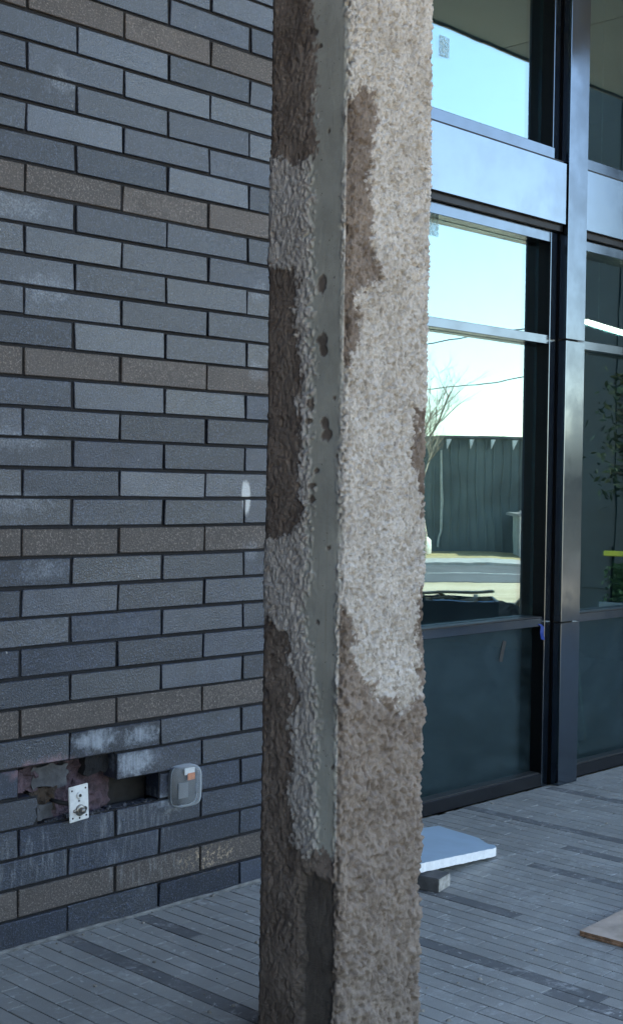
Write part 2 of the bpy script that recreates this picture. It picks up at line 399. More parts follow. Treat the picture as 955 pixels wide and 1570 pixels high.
# ------------------------------------------------------------------ brick wall
BL, BH, JB = .4064, .1016, .0105
WX0, WX1, WZ1 = -3.2, 4.56, 5.0
wall = empty('brick_wall', (0, 0, 0))
tag(wall, 'charcoal brick wall with brown brick courses and a hole near its foot', 'brick wall')
def brick_mesh(m, seed, x0=-BL / 2, x1=BL / 2):
    rr = random.Random(seed); bm = bmesh.new()
    vs = bx(bm, x0 + JB / 2, x1 - JB / 2, 0, .085, JB / 2, BH - JB / 2)
    for v in vs:
        v.co += Vector((rr.uniform(-.0025, .0025), rr.uniform(-.0015, .0020) if v.co.y < .01 else 0, rr.uniform(-.0018, .0018)))
    fr = [e for e in bm.edges if any(v.co.y < .01 for v in e.verts)]
    bmesh.ops.bevel(bm, geom=fr, offset=.0022, segments=1, affect='EDGES'); bmesh.ops.recalc_face_normals(bm, faces=bm.faces[:])
    me = bpy.data.meshes.new('brick'); bm.to_mesh(me); bm.free(); me.materials.append(m); return me
BM = {t: [brick_mesh(M_TAN if t else M_BRICK, 10 * t + k) for k in range(12)] for t in (0, 1)}
NC = int(WZ1 / BH)
MISSING = {(5, 2.7437), (4, 2.947)}
bl = []
for k in range(NC):
    x = 2.5405 - 20 * BL + (0 if k % 2 else BL / 2)
    while x < WX1:
        a, b = max(x, WX0), min(x + BL, WX1)
        if b - a > .03: bl.append((k, a, b))
        x += BL
vis = lambda k, a, b: a > 1.5 and a < 3.75 and k < 38
bl.sort(key=lambda c: (not vis(*c), Vector(((c[1] + c[2]) / 2, 3.82, c[0] * BH - 1.58)).length))
FV = {0: ([], []), 1: ([], [])}
nb = 0
for k, a, b in bl:
    t = 1 if k % 6 == 1 else 0; c = (a + b) / 2
    if any(k == q and abs(c - cx) < .02 for q, cx in MISSING): continue
    if k == 4 and abs(c - 2.5405) < .02: continue
    full = b - a > BL - .01
    if nb < 299 and full:
        me = random.choice(BM[t])
        o = link('brick', me, wall); o.location = (c, random.uniform(-.0025, .0022), k * BH + random.uniform(-.0012, .0012)); o.rotation_euler = (random.uniform(-.008, .008), random.uniform(-.003, .003), random.uniform(-.005, .005)); nb += 1
    else:
        A, B = FV[t]; s = len(A); me = BM[t][0]; sc = (b - a - JB) / (BL - JB)
        for v in me.vertices: A.append((c + v.co.x * sc, v.co.y, v.co.z + k * BH))
        B.extend(tuple(i + s for i in p.vertices) for p in me.polygons)
tag(arr('brick_field', FV[0][0], FV[0][1], M_BRICK, wall), kind='stuff'); tag(arr('brown_brick_field', FV[1][0], FV[1][1], M_TAN, wall), kind='stuff')
# the brick with its broken end
bm = bmesh.new()
prof = [(2.337 + JB / 2, 4 * BH + JB / 2), (2.598, 4 * BH + JB / 2), (2.612, 4 * BH + .03), (2.604, 4 * BH + .055), (2.616, 4 * BH + .07), (2.607, 5 * BH - JB / 2), (2.337 + JB / 2, 5 * BH - JB / 2)]
f0 = [bm.verts.new((x, 0, z)) for x, z in prof]; f1 = [bm.verts.new((x + random.uniform(-.01, .01) * (x > 2.5), .085, z)) for x, z in prof]
bm.faces.new(f0); bm.faces.new(f1[::-1])
for i in range(len(prof)): bm.faces.new((f0[i], f1[i], f1[(i + 1) % len(prof)], f0[(i + 1) % len(prof)]))
bmesh.ops.recalc_face_normals(bm, faces=bm.faces[:])
tag(obj('brick', bm, M_BRICK, wall), 'charcoal brick with a broken right end beside the hole')
# mortar sheet with the opening left out
V = []; F = []
def quad(a, b, c, d): s = len(V); V.extend((a, b, c, d)); F.append((s, s + 1, s + 2, s + 3))
def ishole(k, x): return (k == 5 and 2.5405 < x < 2.947) or (k == 4 and 2.62 < x < 3.15)
xs = sorted({WX0, 2.337, 2.5405, 2.62, 2.744, 2.947, 3.15, 3.353, WX1})
for k in range(NC):
    for a, b in zip(xs[:-1], xs[1:]):
        z0, z1 = k * BH, (k + 1) * BH; mid = (a + b) / 2
        if not ishole(k, mid): quad((a, .009, z0), (b, .009, z0), (b, .009, z1), (a, .009, z1))
quad((WX1 - .009, .009, 0), (WX1 - .009, .30, 0), (WX1 - .009, .30, WZ1), (WX1 - .009, .009, WZ1))
mo = arr('mortar', V, F, M_MORTAR, wall)
# return end of the wall and the masonry core behind
bm = bmesh.new(); bx(bm, WX0, 2.45, .10, .30, 0, WZ1); bx(bm, 3.25, WX1 - .01, .10, .30, 0, WZ1); bx(bm, 2.45, 3.25, .10, .30, .72, WZ1); bx(bm, 2.45, 3.25, .10, .30, 0, .32); bx(bm, 2.45, 3.25, .22, .30, .32, .72)
obj('masonry_core', bm, M_GREYB, wall)
# hole contents
def lump(name, x0, x1, y0, y1, z0, z1, m, amp, parent, n=14, seed=3):
    V = []; F = []
    gx = np.linspace(x0, x1, n); gz = np.linspace(z0, z1, n)
    X, Z = np.meshgrid(gx, gz); d = fbm(X * 28, Z * 28, Z * 0 + seed, seed, 3) * amp; wv = fbm(X * 45, Z * 45, Z * 0 + 3, seed + 5, 3) * .016; wh = fbm(X * 45, Z * 45, Z * 0 + 7, seed + 9, 3) * .016
    for j in range(n):
        for i in range(n): V.append((X[j, i] + wv[j, i], y0 + d[j, i], Z[j, i] + wh[j, i]))
    for j in range(n - 1):
        for i in range(n - 1): F.append((j * n + i, j * n + i + 1, (j + 1) * n + i + 1, (j + 1) * n + i))
    s = len(V); rim = [i for i in range(n)] + [j * n + n - 1 for j in range(1, n)] + [(n - 1) * n + i for i in range(n - 2, -1, -1)] + [j * n for j in range(n - 2, 0, -1)]
    for q in rim: V.append((V[q][0], y1, V[q][2]))
    L = len(rim)
    for q in range(L): F.append((rim[q], s + q, s + (q + 1) % L, rim[(q + 1) % L]))
    return arr(name, V, F, m, parent)
lump('insulation', 2.535, 2.98, .085, .19, .40, .62, M_PINK, .022, wall, 26, 5)
lump('recess_shade', 2.96, 3.17, .115, .2, .39, .64, simple('recess_shade_black', (.02, .018, .017), .9, var=.4, scale=30), .006, wall, 10, 8)  # near-black lump standing in for the shade inside the hole
lump('inner_block', 2.628, 2.775, .052, .09, .515, .592, M_GREYB, .006, wall, 10, 2)
lump('hole_shade', 2.622, 2.72, .06, .09, .432, .515, M_DIRT, .02, wall, 12, 9)  # brown lump standing in for the dark of a small hole
lump('recess_shade', 2.85, 2.955, .05, .09, .535, .64, M_MORTAR, .012, wall, 10, 18)  # black lump standing in for the shaded upper corner of the recess
lump('insulation', 2.545, 2.65, .055, .09, .515, .598, M_PINK, .016, wall, 10, 12)
lump('inner_block', 2.64, 2.70, .045, .09, .412, .462, M_GREYB, .01, wall, 8, 22)
# strip of sealant along the foot of the wall
V = []; F = []
xs_ = np.arange(WX0, WX1 + .001, .04)
for i, x in enumerate(xs_):
    d = .009 + .003 * float(vnoise(np.array(x * 9.), np.array(1.), np.array(2.))); h = .010 + .003 * float(vnoise(np.array(x * 7.), np.array(5.), np.array(2.)))
    V += [(x, .01, -.02), (x, -d, -.02), (x, -d, h * .5), (x, -d * .5, h), (x, .01, h)]
    if i:
        for q in range(4): F.append(((i - 1) * 5 + q, i * 5 + q, i * 5 + q + 1, (i - 1) * 5 + q + 1))
arr('base_strip', V, F, M_SEAL, wall)

# ------------------------------------------------------------------ glazed facade
fac = empty('glazed_facade', (6.0, .21, 0))
tag(fac, 'aluminium framed glass facade reflecting sky and street beside the brick wall', 'glass facade')
YF, YG, YP = .21, .285, .155
Z_SILL, Z_T1, Z_T2, Z_HEAD, Z_PB, Z_PT, Z_US = (.0, .068), (.852, .898), (2.341, 2.388), (2.875, 2.932), 2.968, 3.286, (3.305, 3.368)
def bay(xa, xb, first):
    # xa, xb: outer faces of jambs
    jl, jr = xa + .06, xb - .06
    box('jamb', jr, xb, YF, .36, 0, 2.932, M_ALU, fac, .002); box('jamb', xa, jl, YF, .36, 0, 2.932, M_ALU, fac, .002)
    box('jamb', jr, xb, YF, .36, 3.305, 4.985, M_ALU, fac, .002); box('jamb', xa, jl, YF, .36, 3.305, 4.985, M_ALU, fac, .002)
    for xx, s in ((jr, -1), (jl, 1)):
        for z0, z1 in ((.069, .851), (.899, 2.340), (2.389, 2.874), (3.369, 4.984)):
            a, b = (xx - .004, xx - .0005) if s < 0 else (xx + .0005, xx + .004)
            box('reveal', a, b, YF + .004, YG, z0, z1, M_ALU_D, fac)
    box('sill', jl + .001, jr - .001, YF, .36, Z_SILL[0] + .002, Z_SILL[1], M_SILL, fac, .003)
    box('transom', jl + .001, jr - .001, YF + .004, .36, *Z_T1, M_ALU, fac, .002)
    box('transom', jl + .001, jr - .001, YF + .004, .36, *Z_T2, M_ALU, fac, .002)
    for zz in (Z_SILL[1], Z_T1[1]): box('antiglare_strip', jl + .006, jr - .006, YF + .012, YG - .001, zz - .001, zz + .005, M_BLACK, fac, .001)  # black strip added to keep sky glare off the ledge tops
    box('head', jl + .001, jr - .001, YF, .36, *Z_HEAD, M_ALU, fac, .002)
    box('sill', jl + .001, jr - .001, YF - .012, .36, *Z_US, M_ALU, fac, .003)
    for a, b in ((.070, .850), (.900, 2.339), (2.390, 2.873), (3.370, 4.984)):
        box('pane', jl + .001, jr - .001, YG, YG + .012, a, b, M_GLASS_L if b < 1 else M_GLASS, fac)
    box('spandrel_panel', xa - .012, xb - .012, YP, YP + .02, Z_PB, Z_PT, M_PANEL, fac, .0015)
    box('spandrel_backing', xa + .001, xb - .001, YP + .025, .36, 2.934, 3.303, M_ALU_D, fac)
    box('shadow_rail', xa + .002, xb - .013, YP + .028, YF - .004, 2.938, 2.950, M_STEEL, fac)
    box('shadow_rail', xa + .002, xb - .013, YP + .016, YP + .0245, Z_PT + .003, Z_PT + .014, M_ALU_D, fac)
BAYS = [(4.58, 5.985), (6.175, 7.58), (7.77, 9.175), (9.365, 10.77)]
for i, (a, b) in enumerate(BAYS): bay(a, b, i == 0)
for i, (a, b) in enumerate(BAYS[:-1]):
    x0, x1 = b + .006, b + .182
    for z0, z1 in ((.004, .868), (.874, 2.364), (2.372, 4.985)):
        box('mullion_cover', x0, x1, .150, .20, z0, z1, M_ALU, fac, .002)
    box('mullion', b + .002, BAYS[i + 1][0] - .002, .201, .36, .003, 4.985, M_ALU_D, fac)
# paper stickers still on the panes
for x, z in ((5.06, 3.66), (5.0, 2.79)):
    g = NG('faded_sticker'); P = g.pos(); g.out((.35, .5, .55), .6); tr = g.n('BsdfTransparent'); mx = g.n('MixShader'); g.set(mx.inputs[0], g.mr(g.noise(P, 90, 3), .4, .6, .15, .5)); g.set(mx.inputs[1], tr.outputs[0]); g.set(mx.inputs[2], g.b.outputs[0]); g.set(g.t.nodes['Material Output'].inputs[0], mx.outputs[0])
    tag(box('sticker', x, x + .075, YG - .0022, YG - .0004, z, z + .10, g.m, fac), 'pale square sticker on the glass')
bm = bmesh.new(); bx(bm, 0, .03, -.0015, 0, -.11, 0); 
for v in bm.verts: v.co = Matrix.Rotation(.32, 4, 'Y') @ v.co + Vector((5.66, YG - .001, .79))
tag(obj('tape', bm, M_BLACK, fac), 'dark strip of tape on the lower pane')
# blue tape tab at the transom end
bm = bmesh.new()
pts = [(5.862, .255, .862), (5.882, .213, .868), (5.90, .208, .852), (5.893, .206, .82), (5.905, .207, .785)]
vs = []
for i, p in enumerate(pts): vs.append((bm.verts.new((p[0] - .013, p[1], p[2])), bm.verts.new((p[0] + .011, p[1] - .006, p[2] - .004))))
for i in range(len(pts) - 1): bm.faces.new((vs[i][0], vs[i][1], vs[i + 1][1], vs[i + 1][0]))
r_ = bmesh.ops.solidify(bm, geom=bm.faces[:], thickness=.002)
tp = obj('tape_tab', bm, M_BLUE); tag(tp, 'blue tape tab stuck at the right end of the low transom', 'tape')

# ------------------------------------------------------------------ canopy and the storey above, room behind the glass
can = empty('canopy', (4, -.8, 5.0)); tag(can, 'flat panelled canopy over the paving, mirrored in the top pane', 'canopy')
YE = -1.885
xj = [8.51 - 2.9 * k for k in range(5)][::-1] + [8.51 + 2.9 * k for k in range(1, 3)]
for a, b in zip(xj[:-1], xj[1:]):
    box('soffit_panel', a + .008, b - .008, YE + .015, .20, 5.0, 5.02, M_SOFFIT, can, .002)
box('fascia', xj[0], xj[-1], YE - .02, YE + .01, 4.985, 5.42, M_FASCIA, can, .006)
box('roof_slab', xj[0], xj[-1], YE + .012, .36, 5.03, 5.38, M_CONC, can)
up = empty('upper_storey', (4, .4, 5.0)); tag(up, 'plain upper storey of the building above the canopy', 'building')
bm = bmesh.new(); bx(bm, -3.2, 17.6, .37, 7.0, 5.04, 8.3); obj('wall', bm, M_GREYB, up)
bm = bmesh.new(); bx(bm, -3.3, 17.7, .365, 7.1, 8.301, 8.45); obj('parapet', bm, M_FASCIA, up)
wg = empty('added_shade_wing', (-5, -4, 0)); tag(wg, 'tall brick wing added unseen behind the camera on the left to shade the column', 'building')  # unseen wing added to shade the left side of the column
bm = bmesh.new(); bx(bm, -9, -3.21, -9.5, 7.0, -.05, 8.3); obj('wall', bm, M_BRICK, wg)
bm = bmesh.new(); bx(bm, -9.1, -3.25, -9.6, 7.1, 8.301, 8.45); obj('parapet', bm, M_FASCIA, wg)
room = empty('interior_room', (6, 3, 0)); tag(room, 'dim bare room seen through the glass facade', 'room')
box('floor', -3.2, 14.3, .365, 7.0, -.05, -.002, M_INTF, room); box('ceiling', -3.2, 14.3, .365, 7.0, 4.99, 5.028, M_INT, room)
box('back_wall', -3.2, 14.3, 6.9, 7.0, 0, 4.985, M_INT, room); box('side_wall', 10.8, 10.95, .365, 6.89, 0, 4.985, M_INT, room)
box('side_wall', 4.35, 4.5, .365, 6.89, 0, 4.985, M_INT, room)
box('front_wall', 10.785, 15.58, .21, .36, 0, 4.985, M_GREYB, room); box('front_wall', -3.2, WX1 - .012, .302, .36, 0, 4.985, M_GREYB, room)
bm = bmesh.new(); bx(bm, 4.561, 4.579, .20, .36, 0, 4.985); obj('closure', bm, M_ALU_D, fac)
# linear lamp
la = empty('linear_lamp', (8.3, .95, 2.6)); tag(la, 'lit white strip lamp hanging inside behind the right pane', 'lamp')
g = NG('lamp_tube'); g.b.inputs['Emission Color'].default_value = (1, .86, .70, 1); g.b.inputs['Emission Strength'].default_value = 9.0
LA, LB = Vector((6.90, .62, 2.585)), Vector((8.45, 1.00, 2.605))
bm = bmesh.new(); tube(bm, [LA, LB], .014, 10); obj('tube', bm, g.m, la)
bm = bmesh.new(); tube(bm, [LA + Vector((0, 0, .028)), LB + Vector((0, 0, .028))], .018, 8); obj('housing', bm, M_ALU_D, la)
for f_ in (.15, .85):
    p = LA.lerp(LB, f_); bm = bmesh.new(); tube(bm, [p + Vector((0, 0, .04)), Vector((p.x, p.y, 4.99))], .003, 6); obj('hanger', bm, M_STEEL, la)
# timber props inside
def plank(name, a, b, w_, t_, m, parent=None):
    a, b = Vector(a), Vector(b); d = (b - a); L = d.length; q = d.to_track_quat('Z', 'Y').to_matrix().to_4x4()
    bm = bmesh.new(); bx(bm, -w_ / 2, w_ / 2, -t_ / 2, t_ / 2, 0, L, Matrix.Translation(a) @ q)
    bmesh.ops.bevel(bm, geom=bm.edges[:], offset=.003, segments=1, affect='EDGES'); bmesh.ops.recalc_face_normals(bm, faces=bm.faces[:])
    return obj(name, bm, m, parent)
tag(plank('timber_prop', (6.75, .55, .02), (6.20, .42, 1.42), .06, .04, M_WOOD), 'sawn timber prop leaning inside behind the right pane, beside the mullion', 'timber')
tag(plank('timber_prop', (7.15, .75, .02), (6.55, .60, 1.75), .05, .04, M_WOOD), 'second timber prop farther right inside the room', 'timber')

# ------------------------------------------------------------------ fireproofed steel column
colm = empty('coated_column', (2.785, -1.25, 0))
tag(colm, 'rough square column with flaking cream coating over brown and a grey side strip', 'column')
F1P = [[(2.474, 2.579), (2.589, 2.601), (2.635, 2.628), (2.673, 2.642), (2.713, 2.631), (2.727, 2.596), (2.721, 2.533), (2.709, 2.469), (2.703, 2.363), (2.713, 2.312), (2.709, 2.241), (2.737, 2.192), (2.757, 2.15), (2.717, 2.116), (2.672, 2.114), (2.647, 2.08), (2.677, 2.044), (2.667, 2.009), (2.676, 1.974), (2.651, 1.929), (2.612, 1.907), (2.488, 1.89)],
       [(2.477, 1.265), (2.614, 1.247), (2.653, 1.237), (2.67, 1.192), (2.658, 1.131), (2.702, 1.075), (2.756, 1.043), (2.738, 1.009), (2.82, 0.991), (2.863, 0.957), (2.934, 0.957), (2.969, 0.976), (3.083, 0.964), (3.116, -0.26), (2.505, -0.06)],
       [(3.091, 1.825), (2.942, 1.81), (2.916, 1.797), (2.905, 1.766), (2.915, 1.738), (2.896, 1.683), (2.891, 1.661), (2.918, 1.613), (2.943, 1.545), (2.956, 1.48), (3.1, 1.479)],
       [(3.105, 1.278), (2.941, 1.28), (2.927, 1.231), (2.92, 1.185), (2.939, 1.109), (2.932, 1.035), (2.94, 0.951), (3.115, 0.932)],
       [(3.062, 2.881), (2.958, 2.85), (2.948, 2.811), (2.958, 2.773), (3.064, 2.798)]]
F2P = [[(-0.776, 5.1), (-1.248, 5.1), (-1.248, 3.074), (-1.256, 2.896), (-1.269, 2.788), (-1.276, 2.663), (-1.263, 2.595), (-1.289, 2.521), (-1.27, 2.466), (-1.213, 2.462), (-1.174, 2.475), (-1.122, 2.495), (-0.789, 2.548)],
       [(-0.795, 2.224), (-1.129, 2.191), (-1.206, 2.169), (-1.219, 2.141), (-1.208, 2.07), (-1.214, 2.016), (-1.226, 1.944), (-1.24, 1.881), (-1.224, 1.801), (-1.24, 1.747), (-1.241, 1.675), (-1.236, 1.586), (-1.248, 1.497), (-1.226, 1.451), (-1.17, 1.433), (-0.811, 1.42)],
       [(-0.816, 1.156), (-1.201, 1.185), (-1.212, 1.144), (-1.202, 1.098), (-1.227, 1.029), (-1.243, 0.991), (-1.208, 0.936), (-1.218, 0.847), (-1.239, 0.823), (-1.224, 0.775), (-1.21, 0.737), (-1.227, 0.649), (-1.243, 0.58), (-1.289, 0.568), (-1.338, 0.59), (-1.374, 0.585), (-1.548, 0.628), (-1.562, -0.038), (-0.844, -0.281)]]
GREYB = np.array([(-1.26, 5.1), (-1.26, 2.983), (-1.27, 2.717), (-1.269, 2.542), (-1.277, 2.364), (-1.276, 2.188), (-1.282, 2.011), (-1.283, 1.834), (-1.284, 1.657), (-1.278, 1.48), (-1.279, 1.302), (-1.276, 1.195), (-1.297, 1.126), (-1.314, 1.021), (-1.331, 0.917), (-1.319, 0.809), (-1.326, 0.703), (-1.323, 0.578)])[::-1]
SPOTS = [(-1.304, 2.124, 0.0131, 0.0238), (-1.307, 1.974, 0.0183, 0.0165), (-1.313, 1.946, 0.0131, 0.0146), (-1.322, 1.745, 0.0131, 0.0165), (-1.33, 1.717, 0.0157, 0.0165), (-1.274, 1.799, 0.0105, 0.0183), (-1.27, 1.755, 0.0105, 0.0091), (-1.295, 1.618, 0.0078, 0.0055), (-1.283, 1.578, 0.0105, 0.0091), (-1.279, 1.542, 0.0105, 0.0091), (-1.263, 2.806, 0.0157, 0.011), (-1.284, 2.767, 0.0078, 0.0055), (-1.308, 1.205, 0.0052, 0.0073), (-1.323, 2.532, 0.0052, 0.0055), (-1.354, 1.814, 0.0052, 0.0037), (-1.369, 1.657, 0.0052, 0.0055), (-1.345, 1.412, 0.0078, 0.0055), (-1.37, 0.817, 0.0052, 0.0055)]
def sdpoly(px, pz, poly):
    P = np.array(poly); d = np.full(px.shape, 1e9); ins = np.zeros(px.shape, bool)
    for a, b in zip(P, np.roll(P, -1, 0)):
        e = b - a; wx, wz = px - a[0], pz - a[1]; t = np.clip((wx * e[0] + wz * e[1]) / (e @ e), 0, 1)
        d = np.minimum(d, np.hypot(wx - e[0] * t, wz - e[1] * t))
        c = ((a[1] > pz) != (b[1] > pz)); xx = a[0] + (pz - a[1]) * e[0] / (e[1] if e[1] else 1e-9); ins ^= c & (px < xx)
    return np.where(ins, -d, d)
ZC = np.concatenate([np.arange(-.03, 3.12, .0036), np.arange(3.12, 5.02, .03)])
def loop_pts(corners, dense):
    # corners: list of (x, y, radius, dense flag of edge to next); rounded polygon, counter-clockwise
    n = len(corners); C = [Vector(c[:2]) for c in corners]; P = []; Nn = []
    def add(p, nn): P.append((p.x, p.y)); Nn.append((nn.x, nn.y))
    ends = []
    for i in range(n):
        a, b, c = C[i - 1], C[i], C[(i + 1) % n]; r = corners[i][2]
        d1 = (b - a).normalized(); d2 = (c - b).normalized(); ang = math.acos(max(-1, min(1, d1.dot(d2)))); l = r * math.tan(ang / 2)
        ends.append((b - d1 * l, b + d2 * l, d1, d2, r))
    for i in range(n):
        s, e, d1, d2, r = ends[i]; sgn = 1 if d1.x * d2.y - d1.y * d2.x > 0 else -1
        n1 = Vector((d1.y, -d1.x)); n2 = Vector((d2.y, -d2.x)); ctr = s - n1 * r * sgn
        st = dense if (corners[i][3] or corners[i - 1][3]) else .012
        m = max(2, int(r * math.pi / 2 / st))
        for q in range(m + 1):
            nn = n1.lerp(n2, q / m).normalized(); add(ctr + nn * r * sgn, nn)
        ns = ends[(i + 1) % n][0]; L = (ns - e).length; st = dense if corners[i][3] else .02; m = max(1, int(L / st))
        for q in range(1, m): add(e.lerp(ns, q / m), n2)
    return np.array(P), np.array(Nn)
def coat(name, corners, dense=.0032):
    P, Nn = loop_pts(corners, dense); n = len(P)
    X = np.repeat(P[None, :, 0], len(ZC), 0); Y = np.repeat(P[None, :, 1], len(ZC), 0); Z = np.repeat(ZC[:, None], n, 1)
    NX = np.repeat(Nn[None, :, 0], len(ZC), 0); NY = np.repeat(Nn[None, :, 1], len(ZC), 0)
    crumb = fbm(X * 120, Y * 120, Z * 100, 15, 3)
    wx = fbm(X * 42, Y * 42, Z * 42, 4) * .018; wz = fbm(X * 42, Y * 42, Z * 42 + 9, 8) * .020 + fbm(X * 15, Y * 15, Z * 15, 88, 4) * .045 * sstep(1.5, 1.2, Z) * sstep(.7, .9, Z)
    front = sstep(-1.368, -1.396, Y + crumb * .016 + fbm(X * 0, Y * 0, Z * 9, 97, 4) * .012)                      # 1 on the front face, 0 on the side
    zf = fbm(X * 0, Y * 0, Z * 10, 95, 3) * .010
    sf = np.minimum.reduce([sdpoly(X + wx, Z + wz, p) for p in F1P])
    sl = np.minimum.reduce([sdpoly(Y + wx, Z + wz, p) for p in F2P])
    spot = np.zeros_like(X)
    for a, b, c, d in SPOTS:
        spot = np.maximum(spot, sstep(1.25, .85, np.hypot((Y + wx * .45 - a) / c, (Z + wz * .45 - b) / d) + crumb * .3))
    sd = np.where(Y < -1.386, sf, sl)
    gy = np.interp(Z, GREYB[:, 1], GREYB[:, 0]) + zf
    grey = sstep(-.016, .018, gy + .016 - Y + wx * 1.1 + crumb * .036) * (1 - front) * (NX < -.3)
    cav = sstep(.53, .50, Z + wz) * sstep(-.016, .016, -1.262 - Y + wx) * (1 - front) * (NX < -.3)  # foot recess: brown, with its shade painted darker through this mask
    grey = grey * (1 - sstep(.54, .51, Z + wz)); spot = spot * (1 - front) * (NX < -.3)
    low = sstep(1.25, .95, Z) * (front * .6 + .4)
    brown = sstep(.007, -.007, sd + crumb * .022 + fbm(X * 60, Y * 60, Z * 50, 19, 2) * .014)
    # sprayed texture: crusty, vertical-leaning fibres above; coarser lumps on the bare brown and towards the foot
    zs = 78 + 40 * (1 - front)
    fib = np.abs(fbm(X * 150, Y * 150, Z * zs, 21, 3)); pit = sstep(.18, .50, fbm(X * 105, Y * 105, Z * 70, 25, 3))
    lump_ = fbm(X * 44, Y * 44, Z * 36, 31, 4); fine = fbm(X * 190, Y * 190, Z * 150, 41, 2); big = fbm(X * 7, Y * 7, Z * 4.5, 51, 3)
    crease = np.abs(fbm(X * 50, Y * 50, Z * 44, 61, 2))
    rough = (1 - grey * .93) * (1 - .72 * cav) * (.46 + .54 * front)
    d = (fib * .0135 - .004 + fine * .0062 - pit * .0120) * (1 - .30 * brown) * (1 - .25 * low) + lump_ * (.0022 + .0085 * low + .0026 * brown) + crease * .0130 * low + fbm(X * 13, Y * 13, Z * 11, 66, 3) * .009 * low - pit * .006 * low
    d = d + sstep(.42, .60, fbm(X * 26, Y * 26, Z * 16, 71, 3)) * -.009
    d = d * rough - spot * .003 + big * .0030 - brown * (1 - grey) * .0040 * (1 - .7 * low) - grey * .006 - cav * .013
    X = X + NX * d; Y = Y + NY * d; Z2 = Z + fine * .0016 * rough
    V = np.stack([X, Y, Z2], -1).reshape(-1, 3); nz = len(ZC)
    I, J = np.meshgrid(np.arange(nz - 1), np.arange(n), indexing='ij'); J2 = (J + 1) % n
    Q = np.stack([I * n + J, I * n + J2, (I + 1) * n + J2, (I + 1) * n + J], -1).reshape(-1, 4)
    me = bpy.data.meshes.new(name); me.vertices.add(len(V)); me.vertices.foreach_set('co', V.ravel().astype(np.float32))
    me.loops.add(Q.size); me.loops.foreach_set('vertex_index', Q.ravel().astype(np.int32))
    me.polygons.add(len(Q)); me.polygons.foreach_set('loop_start', np.arange(0, Q.size, 4, dtype=np.int32)); me.polygons.foreach_set('loop_total', np.full(len(Q), 4, dtype=np.int32))
    me.update(calc_edges=True); me.polygons.foreach_set('use_smooth', np.ones(len(Q), bool))
    at = me.attributes.new('mask', 'FLOAT_COLOR', 'POINT')
    at.data.foreach_set('color', np.stack([np.maximum(brown, spot), grey, np.maximum(cav, spot * .75), low * front], -1).reshape(-1).astype(np.float32))
    me.materials.append(M_FIRE); return link(name, me, colm)
# counter-clockwise seen from above
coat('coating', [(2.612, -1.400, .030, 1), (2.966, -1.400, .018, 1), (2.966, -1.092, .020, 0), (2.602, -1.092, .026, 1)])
box('base_plate', 2.56, 3.01, -1.44, -1.07, -.02, .012, M_STEEL, colm, .003)

# ------------------------------------------------------------------ plate and box on the wall
pl = empty('outlet_plate', (2.765, -.02, .40)); tag(pl, 'small white outlet plate hanging over the hole in the brick wall', 'outlet plate')
RP = Matrix.Translation((2.764, -.028, .464)) @ Matrix.Rotation(math.radians(-3), 4, 'Y') @ Matrix.Rotation(math.radians(4), 4, 'Z')
bm = bmesh.new(); bx(bm, -.043, .043, -.003, .003, -.062, .062, RP); bmesh.ops.bevel(bm, geom=bm.edges[:], offset=.002, segments=2, affect='EDGES'); bmesh.ops.recalc_face_normals(bm, faces=bm.faces[:]); obj('plate', bm, M_WHITE, pl)
def disc(name, x, z, r, h, m, y=-.003, n=18, inner=None):
    bm = bmesh.new(); pts = [RP @ Vector((x, y + .001, z)), RP @ Vector((x, y - h * .6, z)), RP @ Vector((x, y - h, z))]
    tube(bm, pts, [r, r, r * .8], n); return obj(name, bm, m, pl, True)
disc('collar', .002, .027, .013, .005, M_WHITE); disc('socket', .002, .027, .006, .0075, M_BLACK)
disc('collar', .002, -.025, .020, .008, M_STEEL); disc('knob', .002, -.025, .011, .024, M_STEEL); disc('socket', .024, -.024, .008, .006, M_BLACK); disc('screw', -.022, -.024, .006, .007, M_STEEL)
for x, z in ((-.03, .048), (.03, .048), (-.03, -.048), (.03, -.048), (0, .008), (.0, -.052)): disc('screw', x, z, .0035, .002, M_BLACK, n=8)
bm = bmesh.new(); tube(bm, [(2.70, .075, .470), (2.71, .02, .468), (2.735, -.012, .462), (2.752, -.024, .455)], .008, 8); obj('cable', bm, M_BLACK, pl, True)
bx_ = empty('weatherproof_cover', (3.255, -.03, .37)); tag(bx_, 'clear plastic weatherproof cover with an orange label, right of the hole', 'outlet cover')
def rbox(name, cx, cz, hx, hz, rings, m, parent, n=44):
    """rounded-corner shell: superellipse outline lofted through (depth, shrink) rings and capped in front"""
    V = []; F = []
    for y, k in rings:
        for q in range(n):
            t = 2 * math.pi * q / n; c_, s_ = math.cos(t), math.sin(t)
            V.append((cx + (hx - k) * math.copysign(abs(c_) ** .42, c_), y, cz + (hz - k) * math.copysign(abs(s_) ** .42, s_)))
    for r in range(len(rings) - 1):
        for q in range(n): F.append((r * n + q, r * n + (q + 1) % n, (r + 1) * n + (q + 1) % n, (r + 1) * n + q))
    F.append(tuple((len(rings) - 1) * n + q for q in range(n)))
    return arr(name, V, F, m, parent, True)
rbox('back_box', 3.2525, .449, .060, .071, ((.012, 0), (-.010, 0), (-.012, .003)), simple('grey_plastic', (.07, .075, .08), .5, var=.15, scale=30), bx_)
g = NG('clear_plastic'); g.out((.62, .66, .68), .10); lw = g.n('LayerWeight'); lw.inputs[0].default_value = .45
tr = g.n('BsdfTransparent'); mx = g.n('MixShader'); g.set(mx.inputs[0], g.mr(lw.outputs['Facing'], .12, .85, .10, .85)); g.set(mx.inputs[1], tr.outputs[0]); g.set(mx.inputs[2], g.b.outputs[0]); g.set(g.t.nodes['Material Output'].inputs[0], mx.outputs[0])
